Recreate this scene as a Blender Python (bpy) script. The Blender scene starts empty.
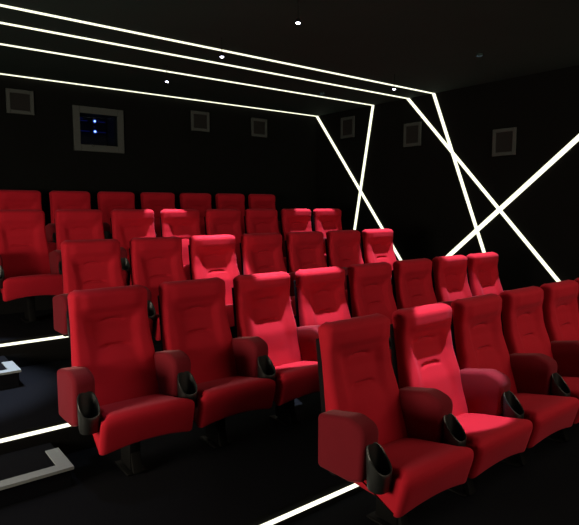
import bpy, bmesh, math, random
from mathutils import Vector
random.seed(4)
S = bpy.context.scene
COL = S.collection
PI = math.pi
ZO = 1.6595                     # camera eye height above the lowest floor

# ------------------------------------------------------------------ materials
def principled(name, base, rough=.6, metal=0, spec=.5, sheen=0, sheen_tint=(1,1,1,1), sheen_rough=.4,
               noise=0, scale=40, bump=0, bscale=600, bdist=.002):
    m = bpy.data.materials.new(name); m.use_nodes = True
    nt = m.node_tree; b = nt.nodes['Principled BSDF']
    b.inputs['Base Color'].default_value = (*base, 1)
    b.inputs['Roughness'].default_value = rough
    b.inputs['Metallic'].default_value = metal
    b.inputs['Specular IOR Level'].default_value = spec
    b.inputs['Sheen Weight'].default_value = sheen
    b.inputs['Sheen Tint'].default_value = sheen_tint
    b.inputs['Sheen Roughness'].default_value = sheen_rough
    tc = nt.nodes.new('ShaderNodeTexCoord')
    if noise:
        n = nt.nodes.new('ShaderNodeTexNoise'); n.inputs['Scale'].default_value = scale
        n.inputs['Detail'].default_value = 4
        r = nt.nodes.new('ShaderNodeMapRange')
        r.inputs['To Min'].default_value = 1-noise; r.inputs['To Max'].default_value = 1+noise
        mx = nt.nodes.new('ShaderNodeVectorMath'); mx.operation = 'SCALE'
        mx.inputs[0].default_value = base
        nt.links.new(tc.outputs['Object'], n.inputs['Vector'])
        nt.links.new(n.outputs['Fac'], r.inputs['Value'])
        nt.links.new(r.outputs['Result'], mx.inputs['Scale'])
        nt.links.new(mx.outputs['Vector'], b.inputs['Base Color'])
    if bump:
        n = nt.nodes.new('ShaderNodeTexNoise'); n.inputs['Scale'].default_value = bscale
        bp = nt.nodes.new('ShaderNodeBump'); bp.inputs['Strength'].default_value = bump
        bp.inputs['Distance'].default_value = bdist
        nt.links.new(tc.outputs['Object'], n.inputs['Vector'])
        nt.links.new(n.outputs['Fac'], bp.inputs['Height'])
        nt.links.new(bp.outputs['Normal'], b.inputs['Normal'])
    return m

def emit(name, col, strength):
    m = bpy.data.materials.new(name); m.use_nodes = True
    nt = m.node_tree; nt.nodes.clear()
    e = nt.nodes.new('ShaderNodeEmission'); o = nt.nodes.new('ShaderNodeOutputMaterial')
    e.inputs['Color'].default_value = (*col, 1); e.inputs['Strength'].default_value = strength
    nt.links.new(e.outputs[0], o.inputs[0])
    return m

M = dict(
    red=principled('red_velour', (.45,.0100,.023), .85, spec=.12, sheen=.12, sheen_tint=(1,.35,.5,1), noise=.10, scale=9, bump=.25, bscale=500),
    maroon=principled('maroon_velour', (.16,.009,.016), .9, spec=.1, sheen=.22, sheen_tint=(1,.4,.45,1), noise=.10, scale=12, bump=.25, bscale=500),
    plastic=principled('black_plastic', (.010,.0115,.0115), .42, spec=.5, noise=.1),
    shell=principled('charcoal_shell', (.006,.004,.005), .8, spec=.1, noise=.1),
    steel=principled('black_steel', (.0035,.0035,.0035), .6, spec=.12, noise=.15),
    wall=principled('black_wall_cloth', (.0045,.0050,.0048), .95, spec=.08, noise=.2, scale=3, bump=.3, bscale=200),
    ceil=principled('black_ceiling_board', (.021,.034,.032), .9, spec=.1, noise=.12, scale=2, bump=.1, bscale=150),
    carpet=principled('black_carpet', (.0042,.0046,.0068), .95, spec=.08, noise=.35, scale=180, bump=.5, bscale=400, bdist=.004),
    riser=principled('black_riser', (.006,.006,.006), .9, spec=.1, noise=.2),
    alu=principled('brushed_aluminium', (.27,.30,.31), .6, metal=.1, noise=.12, scale=60),
    grey=principled('dark_grey_frame', (.046,.054,.052), .6, spec=.3, noise=.1),
    grille=principled('speaker_grille', (.014,.014,.014), .9, spec=.2, noise=.3, scale=300, bump=.6, bscale=300),
    led=emit('warm_white_diffuser', (1,1,.74), 1.5),
    ledfloor=emit('step_light_diffuser', (1,.98,.76), 1.7),
    bulb=emit('downlight_bulb', (.75,.75,1), 14),
    lens=emit('projector_lamp_glow', (.45,.65,1), 3),
    lamphalo=emit('projector_lamp_halo', (.02,.09,.7), .55),  # blue halo around the lamps, put in as emission
    reflection_mark=emit('blue_glass_reflection', (.02,.04,.4), .12),  # faint blue reflections in the port glass, put in as emission
    niche=principled('booth_dark_blue', (.004,.005,.018), .9, spec=.05),
)
g = bpy.data.materials.new('port_glass'); g.use_nodes = True
nt = g.node_tree; nt.nodes.clear()
tr = nt.nodes.new('ShaderNodeBsdfTransparent'); gl = nt.nodes.new('ShaderNodeBsdfGlossy')
gl.inputs['Roughness'].default_value = .03; tr.inputs['Color'].default_value = (.8,.85,1,1)
mxs = nt.nodes.new('ShaderNodeMixShader'); mxs.inputs[0].default_value = .004
mo = nt.nodes.new('ShaderNodeOutputMaterial')
nt.links.new(tr.outputs[0], mxs.inputs[1]); nt.links.new(gl.outputs[0], mxs.inputs[2]); nt.links.new(mxs.outputs[0], mo.inputs[0])
M['glass'] = g

# ------------------------------------------------------------------ helpers
def obj(name, bm, mat, parent=None, smooth=None):
    me = bpy.data.meshes.new(name)
    bmesh.ops.recalc_face_normals(bm, faces=bm.faces)
    bm.to_mesh(me); bm.free()
    me.materials.append(M[mat])
    if smooth:
        for p in me.polygons: p.use_smooth = True
        me.set_sharp_from_angle(angle=math.radians(smooth))
    o = bpy.data.objects.new(name, me); COL.objects.link(o)
    if parent: o.parent = parent
    return o

def tag(o, label, cat, group=None):
    o['label'] = label; o['category'] = cat
    if group: o['group'] = group
    return o

def thing(name, loc, label=None, cat=None, group=None, rz=0):
    o = bpy.data.objects.new(name, None); COL.objects.link(o)
    o.empty_display_size = .1
    o.location = loc; o.rotation_euler = (0, 0, rz)
    if label: tag(o, label, cat, group)
    return o

def struct(name, bm, mat, parent=None, smooth=None):
    o = obj(name, bm, mat, parent, smooth)
    if not parent: o['kind'] = 'structure'
    return o

def box(bm, x0, x1, y0, y1, z0, z1, bevel=0, seg=2):
    vs = [bm.verts.new((x, y, z)) for x in (x0, x1) for y in (y0, y1) for z in (z0, z1)]
    fs = [bm.faces.new([vs[i] for i in q]) for q in
          ((0,1,3,2), (4,6,7,5), (0,4,5,1), (2,3,7,6), (0,2,6,4), (1,5,7,3))]
    if bevel:
        es = list({e for f in fs for e in f.edges})
        bmesh.ops.bevel(bm, geom=es, offset=bevel, segments=seg, affect='EDGES', profile=.5)
    return bm

def bx(*a, **k):
    return box(bmesh.new(), *a, **k)

def fillet(pts, radii, n=6):
    """closed polygon -> rounded closed polygon"""
    out = []
    N = len(pts)
    for i in range(N):
        p0, p, p2 = Vector(pts[i-1]), Vector(pts[i]), Vector(pts[(i+1) % N])
        r = radii[i]
        a = (p0-p); b = (p2-p); la, lb = a.length, b.length
        a.normalize(); b.normalize()
        ang = a.angle(b)
        d = min(r/math.tan(ang/2), la*.48, lb*.48)
        if r <= 0: out.append(p); continue
        A, B = p+a*d, p+b*d
        for k in range(n+1):
            t = k/n
            out.append(A*(1-t)**2 + p*2*t*(1-t) + B*t*t)
    return out

def inset_loop(loop, d):
    N = len(loop); out = []
    area = sum(loop[i-1].x*loop[i].y - loop[i].x*loop[i-1].y for i in range(N))
    s = 1 if area > 0 else -1
    for i in range(N):
        e = (loop[(i+1) % N]-loop[i-1])
        nrm = Vector((-e.y, e.x))
        if nrm.length: nrm.normalize()
        out.append(loop[i] + nrm*d*s)
    return out

def subdivide(loop, mx):
    out = []
    N = len(loop)
    for i in range(N):
        a, b = loop[i], loop[(i+1) % N]
        k = max(1, int(math.ceil((b-a).length/mx)))
        for j in range(k): out.append(a.lerp(b, j/k))
    return out

def sweep_x(loop, x0, x1, r, nx=1, nr=4, warp=None):
    """a side profile (y,z) swept across x with rounded side edges"""
    bm = bmesh.new()
    secs = []
    for k in range(nr+1):
        t = k/nr*PI/2
        secs.append((x0 + r*(1-math.cos(t)), r*(1-math.sin(t))))
    for k in range(1, nx): secs.append((x0+r+(x1-x0-2*r)*k/nx, 0))
    for k in range(nr, -1, -1):
        t = k/nr*PI/2
        secs.append((x1 - r*(1-math.cos(t)), r*(1-math.sin(t))))
    rings = []
    for x, d in secs:
        lp = inset_loop(loop, d)
        ring = []
        for q in lp:
            c = Vector((x, q.x, q.y))
            if warp: c = warp(c)
            ring.append(bm.verts.new(c))
        rings.append(ring)
    N = len(loop)
    for a, b in zip(rings, rings[1:]):
        for i in range(N):
            bm.faces.new((a[i], a[(i+1) % N], b[(i+1) % N], b[i]))
    bm.faces.new(rings[0]); bm.faces.new(rings[-1])
    return bm

def sstep(a, b, x):
    t = max(0, min(1, (x-a)/(b-a))); return t*t*(3-2*t)

def interp(tab, x):
    if x <= tab[0][0]: return tab[0][1]
    for (a, va), (b, vb) in zip(tab, tab[1:]):
        if x <= b:
            t = (x-a)/(b-a); t = t*t*(3-2*t)*.5 + t*.5
            return va+(vb-va)*t
    return tab[-1][1]

# ------------------------------------------------------------------ cinema seat
ZT, ZB, HW = 1.052, .335, .236
def front_y(x, z):
    y = interp([(.33,-.142), (.60,-.068), (.80,-.006), (.90,.008), (.96,.001), (1.06,.000)], z)   # line of the side bolsters
    ins = interp([(.33,.004), (.50,.012), (.62,.018), (.72,.026), (.80,.034), (.85,.027), (.90,.004), (.95,-.009), (1.06,-.004)], z)
    pw = interp([(.33,.135), (.5,.150), (.70,.132), (.82,.140), (.95,.165), (1.06,.18)], z)
    k = 1 - sstep(pw-.030, pw+.038, abs(x))
    y += ins*k
    # pillows between the two tucks
    y -= k*.010*math.exp(-((z-.775)/.045)**2)
    y -= k*.014*math.exp(-((z-.58)/.085)**2)*(1-(x/.2)**2 if abs(x) < .2 else 0)
    for zc, hw, dp in ((.853,.075,.012), (.700,.090,.018)):
        dz = z-(zc + .012*(1-(x/hw)**2))
        y += dp*math.exp(-(dz/.008)**2)*(1-sstep(hw*.7, hw*1.15, abs(x)))
    y -= .006*(1-sstep(.14,.22,abs(x)))*sstep(.88,.98,z)   # soft crown of the head pad
    return y

def backrest_bm():
    bm = bmesh.new()
    nu, nv = 44, 92
    TH = .110; R = .042; re = .030
    fr, bk = [], []
    for j in range(nv+1):
        t = j/nv
        z = ZB + (ZT-ZB)*t
        if t > .93:                                          # crowd rows on the rounded top
            a = (t-.93)/.07*PI/2
            zz0 = ZB+(ZT-ZB)*.93
            z = zz0 + (ZT-zz0)*math.sin(a)
        q = max(0, (z-(ZT-R))/R); q = min(1, q)
        th = math.sqrt(max(0, 1-q*q))
        hw = HW - .045*(1-math.sqrt(max(0, 1-q*q))) + .022*(1-sstep(.42, .92, z))
        frow, brow = [], []
        for i in range(nu+1):
            s = -1 + 2*i/nu
            s = math.copysign(1-(1-abs(s))**1.25, s)
            x = s*hw
            e = max(0, (abs(x)-(hw-re))/re); e = min(1, e)
            ed = re*(1-math.sqrt(max(0, 1-e*e)))
            fy = front_y(x, min(z, 1.0)) ; by = -.125*(1-(z-.37)/.63) + TH
            mid = (fy*.45+by*.55)
            f2 = mid + (fy-mid)*th + ed
            b2 = mid + (by-mid)*th - ed*.6
            frow.append(bm.verts.new((x, f2, z)))
            brow.append(bm.verts.new((x, max(b2, f2+.0005), z)))
        fr.append(frow); bk.append(brow)
    for j in range(nv):
        for i in range(nu):
            bm.faces.new((fr[j][i], fr[j][i+1], fr[j+1][i+1], fr[j+1][i]))
            bm.faces.new((bk[j][i], bk[j+1][i], bk[j+1][i+1], bk[j][i+1]))
        for i in (0, nu):
            bm.faces.new((fr[j][i], fr[j+1][i], bk[j+1][i], bk[j][i]))
    for i in range(nu):
        bm.faces.new((fr[0][i], bk[0][i], bk[0][i+1], fr[0][i+1]))
        bm.faces.new((fr[nv][i], fr[nv][i+1], bk[nv][i+1], bk[nv][i]))
    bmesh.ops.remove_doubles(bm, verts=bm.verts, dist=.0008)
    return bm

def cushion_bm():
    lp = fillet([(-.552,.466), (-.490,.238), (-.10,.265), (-.07,.372)], [.055, .030, .03, .02], 8)
    lp = subdivide(lp, .03)
    def warp(c):
        f = 1-sstep(-.530, -.470, c.y - .062*(1-max(0, min(1, (c.z-.24)/.228))))
        c.x *= 1 + .235*f
        u = abs(c.x)/.27
        front = 1-sstep(-.45, -.2, c.y)
        low = 1-sstep(.25, .40, c.z)
        c.z += .036*low*(1-min(1, u)**2.0)*front             # arched underside
        c.z += .016*(1-min(1, u)**3)*sstep(.30, .40, c.z)*(1-sstep(-.2,-.1,c.y))    # crowned top
        c.y -= .012*(1-min(1, u)**2)*front
        return c
    return sweep_x(lp, -.222, .222, .030, nx=16, nr=5, warp=warp)

def armrest_bm():
    lp = fillet([(-.022,.345), (-.022,.622), (-.24,.668), (-.350,.640), (-.332,.380), (-.25,.350)], [.030, .030, .12, .08, .037, .06], 6)
    lp = subdivide(lp, .04)
    return sweep_x(lp, -.060, .060, .025, nx=2, nr=5)

def cup_bm():
    """scoop shaped cup holder, open towards top and front"""
    bm = bmesh.new()
    n = 28
    cx, cy = 0, -.392
    def ring(rx, ry, zf, oy=0):
        r = []
        for k in range(n):
            a = 2*PI*k/n
            ca, sa = math.cos(a), math.sin(a)
            px = math.copysign(abs(ca)**.75, ca)*rx; pyy = math.copysign(abs(sa)**.8, sa)*ry
            r.append(bm.verts.new((cx+px, cy+oy+pyy, zf(pyy/ry if ry else 0))))
        return r
    slant = lambda t: .505 + .058*t                          # back lip higher than front lip
    rings = [ring(.038,.036, lambda t: .358), ring(.047,.046, lambda t: .361), ring(.051,.051, lambda t: .378),
             ring(.054,.055, lambda t: .45+.02*t), ring(.055,.057, slant), ring(.052,.054, lambda t: slant(t)+.005),
             ring(.047,.048, lambda t: slant(t)+.001), ring(.042,.042, lambda t: .45+.02*t), ring(.038,.038, lambda t: .385)]
    for a, b in zip(rings, rings[1:]):
        for i in range(n): bm.faces.new((a[i], a[(i+1) % n], b[(i+1) % n], b[i]))
    bm.faces.new(rings[0]); bm.faces.new(rings[-1])
    return bm

def pedestal_bm():
    bm = bmesh.new()
    box(bm, -.035, .035, -.29, -.14, .02, .30, .01)
    box(bm, -.06, .06, -.31, -.10, 0, .014, .005)
    lp = [Vector(q) for q in ((-.33,.015), (-.30,.015), (-.21,.20), (-.21,.262), (-.24,.262))]
    b2 = sweep_x(lp, -.028, .028, .004, nr=2)
    me = bpy.data.meshes.new('tmp'); b2.to_mesh(me); b2.free(); bm.from_mesh(me); bpy.data.meshes.remove(me)
    return bm

def shell_bm():
    lp = fillet([(-.05,.30), (.086,.96), (.124,.96), (.04,.30)], [.004]*4, 2)
    return sweep_x(lp, -.232, .232, .004, nx=1, nr=2)

def make_seat():
    r = thing('cinema_seat', (0,0,0))
    obj('backrest', backrest_bm(), 'red', r, 50)
    obj('seat', cushion_bm(), 'red', r, 50)
    obj('back_shell', shell_bm(), 'shell', r, 30)
    obj('pedestal', pedestal_bm(), 'steel', r, 30)
    bar = bmesh.new(); box(bar, -.29, .24, -.10, -.05, .30, .345, .008)
    obj('support_bar', bar, 'steel', r, 30)
    a = obj('armrest', armrest_bm(), 'maroon', r, 40); a.location = (-.29, 0, 0)
    c = obj('cup_holder', cup_bm(), 'plastic', a, 40)
    return r
SEAT = make_seat()
first = [True]
def copy_tree(o, parent=None):
    c = o.copy(); COL.objects.link(c)
    if parent: c.parent = parent
    for ch in list(o.children): copy_tree(ch, c)
    return c
def place_seat(x, y, z, label, group, last=False):
    if first[0]: o = SEAT; first[0] = False
    else: o = copy_tree(SEAT)
    o.location = (x, y, z)
    tag(o, label, 'seat', group)
    if last:
        a = [c for c in o.children if c.name.startswith('armrest')][0]
        b = copy_tree(a, o); b.location.x = .29
    return o

FA, FB, FC, FD, FE = 0, .1087, .3304, .5724, .7947
W = 6.25; XL = -2.6; YB = 7.178; H = 1.521+ZO
rows = [  # name of the row, x0, y, floor, n, complete on the right
    ('front row', 2.100, 2.0214, FA, 7, False),
    ('second row', 1.188, 3.2436, FB, 8, True),
    ('third row', 1.5167, 4.5272, FC, 7, True),
    ('fourth row', 1.2368, 5.7747, FD, 8, True),
    ('back row', 1.507, 6.9622, FE, 7, True)]
ordw = ['first', 'second', 'third', 'fourth', 'fifth', 'sixth', 'seventh', 'eighth']
lit = {('front row', 1): 'lit pink by a spotlight', ('second row', 2): 'its lower back lit by a spotlight',
       ('second row', 3): 'its left bolster lit by a spotlight', ('third row', 2): 'lit pink by a spotlight',
       ('fourth row', 2): 'lit pink around a dark oval', ('fourth row', 6): 'at the end beside the crossed wall lights',
       ('second row', 6): 'lit by a spotlight', ('second row', 7): 'lit by a spotlight at the row end',
       ('third row', 6): 'lit by a spotlight at the row end',
       ('front row', 0): 'at the aisle end with its whole armrest showing',
       ('second row', 0): 'at the aisle end beside the step',
       ('third row', 0): 'at the aisle end', ('fourth row', 0): 'its cushion showing above the aisle'}
for rn, x0, y, z, n, last in rows:
    for i in range(n):
        if rn == 'front row' and i > 5: continue
        lab = 'red high-backed cinema seat, %s from the left in the %s' % (ordw[i], rn)
        if (rn, i) in lit: lab += ', ' + lit[(rn, i)]
        place_seat(x0+.58*i, y, z, ' '.join(lab.split()[:16]) if len(lab.split()) > 16 else lab,
                   'red cinema seats in the ' + rn, last and i == n-1)

# ------------------------------------------------------------------ room shell
struct('floor', bx(XL, W, -3, 2.3, -.1, FA), 'carpet')
fronts = [2.135, 3.452, 4.855, 6.05, YB]
for k, (zt, zb) in enumerate(((FB, FA), (FC, FB), (FD, FC), (FE, FD))):
    tr_ = struct('floor_tier', bx(XL, W, fronts[k], YB, -.1, zt), 'carpet')
    r_ = obj('riser', bx(XL, W, fronts[k]-.006, fronts[k]-.0005, zb+.001, zt-.001), 'riser', tr_)
struct('ceiling', bx(XL-.15, W+.15, -3, YB+.15, H, H+.12), 'ceil')
struct('wall_right', bx(W, W+.12, -3, YB+.12, -.1, H), 'wall')
struct('wall_left', bx(XL-.12, XL, -3, YB+.12, -.1, H), 'wall')
# back wall with the projection port opening
px0, px1, pz0, pz1 = 2.278, 2.772, .775+ZO, 1.178+ZO
wb = bmesh.new()
box(wb, XL, px0, YB, YB+.12, -.1, H); box(wb, px1, W, YB, YB+.12, -.1, H)
box(wb, px0, px1, YB, YB+.12, -.1, pz0); box(wb, px0, px1, YB, YB+.12, pz1, H)
struct('wall_back', wb, 'wall')

# ------------------------------------------------------------------ projection window
t = thing('projection_window', ((px0+px1)/2, YB, pz0-.07),
          'square grey framed projection window with two bluish lights in the back wall', 'window')
def local(bm, t):
    bmesh.ops.translate(bm, verts=bm.verts, vec=-Vector(t.location)); return bm
fr = bmesh.new()
fw = .078; y0, y1 = YB-.03, YB-.0005
box(fr, px0-fw, px0+.006, y0, y1, pz0-fw, pz1+fw, .004); box(fr, px1-.006, px1+fw, y0, y1, pz0-fw, pz1+fw, .004)
box(fr, px0+.006, px1-.006, y0, y1, pz0-fw, pz0+.006, .004); box(fr, px0+.006, px1-.006, y0, y1, pz1-.006, pz1+fw, .004)
obj('window_frame', local(fr, t), 'grey', t)
obj('glass_pane', local(bx(px0+.004, px1-.004, YB+.03, YB+.036, pz0+.004, pz1-.004), t), 'glass', t)
nb = bmesh.new()
d0, d1 = YB+.121, YB+.75
box(nb, px0-.02, px1+.02, d1, d1+.02, pz0-.02, pz1+.02)
box(nb, px0-.04, px0-.02, d0, d1, pz0-.02, pz1+.02); box(nb, px1+.02, px1+.04, d0, d1, pz0-.02, pz1+.02)
box(nb, px0-.04, px1+.04, d0, d1+.02, pz0-.04, pz0-.02); box(nb, px0-.04, px1+.04, d0, d1+.02, pz1+.02, pz1+.04)
obj('booth_recess', local(nb, t), 'niche', t)
bm = bmesh.new(); bmesh.ops.create_uvsphere(bm, u_segments=12, v_segments=8, radius=.014)
bmesh.ops.translate(bm, verts=bm.verts, vec=(2.431, YB-.036, .772+ZO))
obj('latch', local(bm, t), 'grey', t, 60)
# projector standing in the booth behind the glass
pj = thing('projector', (2.575, YB+.42, pz0-.019), 'dark projector with two glowing bluish lamps behind the back wall window', 'projector')
obj('body', bx(-.22, .20, -.02, .22, 0, .44, .012), 'niche', pj)
for dz, s in ((.248,.015), (.385,.014)):
    b = bmesh.new(); bmesh.ops.create_cone(b, cap_ends=True, segments=20, radius1=s+.016, radius2=s+.012, depth=.03)
    bmesh.ops.rotate(b, verts=b.verts, matrix=__import__('mathutils').Matrix.Rotation(PI/2, 3, 'X'))
    bmesh.ops.translate(b, verts=b.verts, vec=(.03, -.034, dz))
    h = obj('lamp_housing', b, 'plastic', pj, 40)
    b = bmesh.new(); bmesh.ops.create_circle(b, cap_ends=True, segments=20, radius=s+.011)
    bmesh.ops.rotate(b, verts=b.verts, matrix=__import__('mathutils').Matrix.Rotation(PI/2, 3, 'X'))
    bmesh.ops.translate(b, verts=b.verts, vec=(.03, -.0495, dz))
    obj('lens', b, 'lamphalo', h)  # glowing disc that imitates the halo around the lamp
    b = bmesh.new(); bmesh.ops.create_uvsphere(b, u_segments=16, v_segments=10, radius=s-.001)
    bmesh.ops.translate(b, verts=b.verts, vec=(.03, -.054, dz))
    obj('lamp', b, 'lens', h, 60)
for dx, dz, w_ in ((-.11,.385,.05), (.13,.385,.05), (-.10,.248,.07), (.12,.248,.07), (.09,.41,.012), (-.14,.415,.02), (.03,.315,.012)):
    obj('reflection_mark', bx(dx-w_, dx+w_, -.024, -.0205, dz-.004, dz+.004), 'reflection_mark', pj)  # glass reflections built as thin glowing bars

# ------------------------------------------------------------------ wall speakers
def speaker(loc, rz, w, h, label, group):
    t = thing('wall_speaker', loc, label, 'speaker', group, rz)   # faces local -Y
    obj('cabinet', bx(-w/2+.006, w/2-.006, -.012, -.001, .006, h-.006, .006), 'shell', t)
    f = bmesh.new(); e = .042
    box(f, -w/2, -w/2+e, -.03, -.008, 0, h, .004); box(f, w/2-e, w/2, -.03, -.008, 0, h, .004)
    box(f, -w/2+e, w/2-e, -.03, -.008, 0, e, .004); box(f, -w/2+e, w/2-e, -.03, -.008, h-e, h, .004)
    obj('speaker_frame', f, 'grey', t)
    gm = bmesh.new()
    box(gm, -w/2+e, w/2-e, -.020, -.012, e, h-e)
    obj('grille', gm, 'grille', t)
for x, lab in ((1.60,'square black wall speaker on the back wall left of the projection window'),
               (4.00,'square wall speaker on the back wall, nearest right of the projection window'),
               (5.045,'square wall speaker on the back wall nearest the right corner')):
    speaker((x, YB, 1.083+ZO), 0, .30, .28, lab, 'speakers on the back wall')
for y, z, lab in ((6.40,1.085,'small wall speaker framed by the crossing light strips on the right wall, farthest back'),
                  (5.095,.842,'wall speaker in the middle of the right wall beside the slanted light strip'),
                  (3.685,.612,'largest square wall speaker, nearest on the right wall above crossed strips')):
    speaker((W, y, z+ZO), -PI/2, .305, .325, lab, 'speakers on the right wall')

# ------------------------------------------------------------------ light strips
def bar_between(a, b, w, up, d, ext=0):
    """flat bar from a to b, w wide in the surface, d thick along 'up' (out of the surface)"""
    a, b, up = Vector(a), Vector(b), Vector(up)
    ax = (b-a).normalized(); sd = ax.cross(up).normalized()
    b = b + ax*ext
    bm = bmesh.new()
    vs = []
    for p in (a, b):
        for s in (-1, 1):
            for q in (.0005, d): vs.append(bm.verts.new(p + sd*s*w/2 + up*q))
    for q in ((0,1,3,2), (4,6,7,5), (0,4,5,1), (2,3,7,6), (0,2,6,4), (1,5,7,3)): bm.faces.new([vs[i] for i in q])
    return bm
strips = [  # ceiling y, wall lower end (y, z)
    (4.755, (3.909,-.582), 'frontmost ceiling light strip, turning steeply down the right wall', .033, .20),
    (5.197, (2.952,-.851), 'light strip crossing the ceiling then slanting longest down the right wall to front', .033, .15),
    (5.865, (6.225,-.38), 'light strip crossing the ceiling then leaning backwards down the right wall', .032, .20),
    (7.155, (5.288,-.761), 'light strip along the top of the back wall slanting down the right wall', .033, .15),
    (1.922, (4.426,-.66), 'thick light strip slanting back down the right wall from beyond the right edge', .048, .25)]
for yc, (yw, zw), lab, wd, ext in strips:
    t = thing('light_strip', (W, yc, H), lab, 'light strip', 'white light strips on ceiling and right wall')
    obj('ceiling_run', local(bar_between((XL+.002, yc, H), (W-.002, yc, H), wd, (0,0,-1), .008), t), 'led', t)
    obj('wall_run', local(bar_between((W, yc, H-.002), (W, yw, zw+ZO), wd*1.12, (-1,0,0), .020, ext), t), 'led', t)
for k, (zt, lab) in enumerate(((FB,'glowing step light strip on the riser behind the front row'),
                               (FC,'glowing step light strip on the riser left of the second row aisle seat'),
                               (FD,'glowing step light strip on the riser at the left, under the fourth row'))):
    yf = fronts[k]-.006
    off = (.052, .030, .034)[k]
    o = obj('step_light', bx(-.9, 5.6, yf-.012, yf-.0006, zt-off-.010, zt-off+.010), 'ledfloor')
    tag(o, lab, 'step light', 'step lights on the risers')

# ------------------------------------------------------------------ aisle half steps
def half_step(y0, y1, zf, zt, x1, lab):
    t = thing('aisle_step', (x1, y0, zf), lab, 'step', 'half steps in the aisle')
    obj('step_block', local(bx(-.9, x1, y0, y1-.007, zf+.0005, zt, .004), t), 'carpet', t)
    b = bmesh.new()
    lw = .062
    pts = [(-.9, y0-.012), (x1+.012, y0-.012), (x1+.012, y0+.29), (x1-lw, y0+.29), (x1-lw, y0+lw), (-.9, y0+lw)]
    lo = [b.verts.new((x, y, zt+.0005)) for x, y in pts]; hi = [b.verts.new((x, y, zt+.007)) for x, y in pts]
    b.faces.new(lo[::-1]); b.faces.new(hi)
    for i in range(6): b.faces.new((lo[i], lo[(i+1) % 6], hi[(i+1) % 6], hi[i]))
    box(b, -.9, x1+.012, y0-.012, y0-.006, zt-.010, zt+.0005)
    obj('step_nosing', local(b, t), 'alu', t)['label'] = 'L-shaped grey metal nosing'
half_step(3.025, 3.445, FB, FB+.110, .845, 'black half step with L-shaped grey nosing at the lower left, nearest the camera')
half_step(4.32, 4.848, FC, FC+.122, .868, 'farther black half step with pale nosing at the left picture edge')

# ------------------------------------------------------------------ downlights
def spot(loc, energy, size, blend):
    l = bpy.data.lights.new('spot', 'SPOT'); l.energy = energy; l.color = (.86, .98, 1.15)
    l.spot_size = math.radians(size); l.spot_blend = blend; l.shadow_soft_size = .020
    o = bpy.data.objects.new('downlight_beam', l); COL.objects.link(o)
    o.location = loc                                          # straight down
ZL = 1.358+ZO
dl = [  # lamp x, y, energy, angle, blend, deep recess, label
    (2.67, 3.28, 600, 27, .25, 0, 'bright downlight nearest the camera on the open ceiling above the second row'),
    (2.71, 4.43, 560, 21, .25, 0, 'downlight seen between the two front ceiling light strips'),
    (2.76, 5.66, 370, 23, .25, 0, 'small downlight seen between the rear ceiling light strips'),
    (5.01, 4.38, 480, 26, .25, 0, 'small downlight seen near the right ends of the ceiling light strips'),
    (2.73, 1.86, 540, 14.5, .25, 1, 'black downlight above the front row, over the picture edge'),
    (5.01, 3.27, 470, 30, .25, 1, 'unlit looking black downlight above the right end of the second row'),
    (5.01, 5.64, 370, 29, .25, 1, 'unlit looking black downlight above the right end of the fourth row'),
    (.40, 3.20, 45, 50, 1, 1, 'black downlight above the left aisle beside the second row'),
    (.40, 4.43, 560, 34, .6, 1, 'black downlight above the left aisle beside the third row')]
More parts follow.
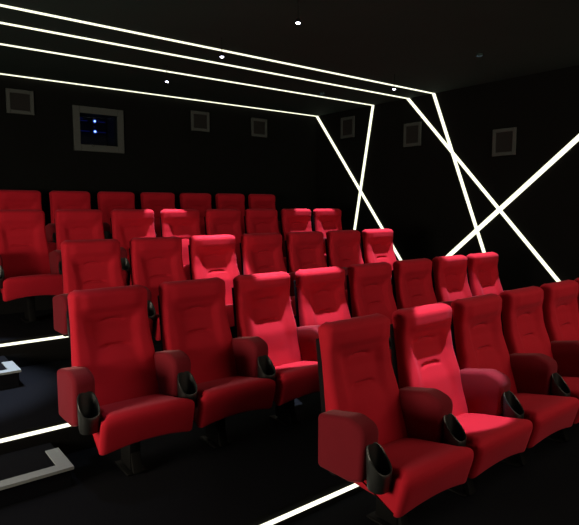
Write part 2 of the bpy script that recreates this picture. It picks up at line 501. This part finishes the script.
for x, y, en, sz, bl, deep, lab in dl:
    zl = H-.022 if deep else ZL
    spot((x, y, zl-.018), en, sz, bl)
    t = thing('downlight', (x, y, H), lab, 'downlight', 'round black ceiling downlights')
    h = H-zl; n = 24
    if deep: prof = [(.030, -.0005), (.036, -.0005), (.036, -h), (.033, -h-.002), (.029, -h), (.028, -.002)]
    else: prof = [(.010, -.0005), (.012, -.004), (.0025, -.006), (.0025, -h+.030), (.016, -h+.026), (.021, -h), (.018, -h-.001), (.017, -h+.006)]
    b = bmesh.new()
    rr = [[b.verts.new((r*math.cos(2*PI*k/n), r*math.sin(2*PI*k/n), z)) for k in range(n)] for r, z in prof]
    for p, q in zip(rr, rr[1:]):
        for k in range(n): b.faces.new((p[k], p[(k+1) % n], q[(k+1) % n], q[k]))
    b.faces.new(rr[-1])
    obj('lamp_body', b, 'ceil' if deep else 'steel', t, 40)
    b = bmesh.new(); bmesh.ops.create_uvsphere(b, u_segments=16, v_segments=8, radius=.017)
    bmesh.ops.scale(b, verts=b.verts, vec=(1, 1, .2 if deep else .7)); bmesh.ops.translate(b, verts=b.verts, vec=(0, 0, -.004 if deep else -h))
    obj('bulb', b, 'bulb', t, 60)

# ------------------------------------------------------------------ room light: added fill lamps for the unseen screen, left wall and front ceiling
def area(name, loc, aim, sx, sy, energy, col):
    l = bpy.data.lights.new(name, 'AREA'); l.shape = 'RECTANGLE'; l.size = sx; l.size_y = sy
    l.energy = energy; l.color = col
    o = bpy.data.objects.new(name, l); COL.objects.link(o); o.location = loc
    o.rotation_euler = (Vector(aim)-Vector(loc)).to_track_quat('-Z', 'Y').to_euler()
    return o
area('screen_side_fill', (4.2, -5.5, 2.0), (3.0, 4, 1.2), 5, 2.4, 52, (1, .85, .65))  # added fill from the screen side, no screen modelled
area('left_wall_fill', (XL+.05, 2.9, 1.35), (2.0, 3.0, .9), 2.0, 1.0, 150, (1, .85, .65))  # added fill onto the aisle ends, no fixture modelled
area('front_ceiling_fill', (4.8, -.4, 3.1), (3.6, 2.2, .7), 4.5, .4, 80, (1, .85, .62))  # added fill over the front row, out of view
w = bpy.data.worlds.new('World'); S.world = w; w.use_nodes = True
w.node_tree.nodes['Background'].inputs[0].default_value = (.01, .01, .012, 1)
w.node_tree.nodes['Background'].inputs[1].default_value = .2

# ------------------------------------------------------------------ camera
cd = bpy.data.cameras.new('Camera'); cam = bpy.data.objects.new('Camera', cd); COL.objects.link(cam)
cam.location = (0, 0, ZO); cam.rotation_euler = (PI/2-.1028, 0, -.6682)
cd.sensor_fit = 'HORIZONTAL'; cd.sensor_width = 36; cd.lens = 546.4*36/579; cd.clip_start = .05
S.camera = cam
vs = S.view_settings
vs.view_transform = 'Standard'; vs.look = 'None'; vs.gamma = 1; vs.exposure = 0; vs.use_curve_mapping = False
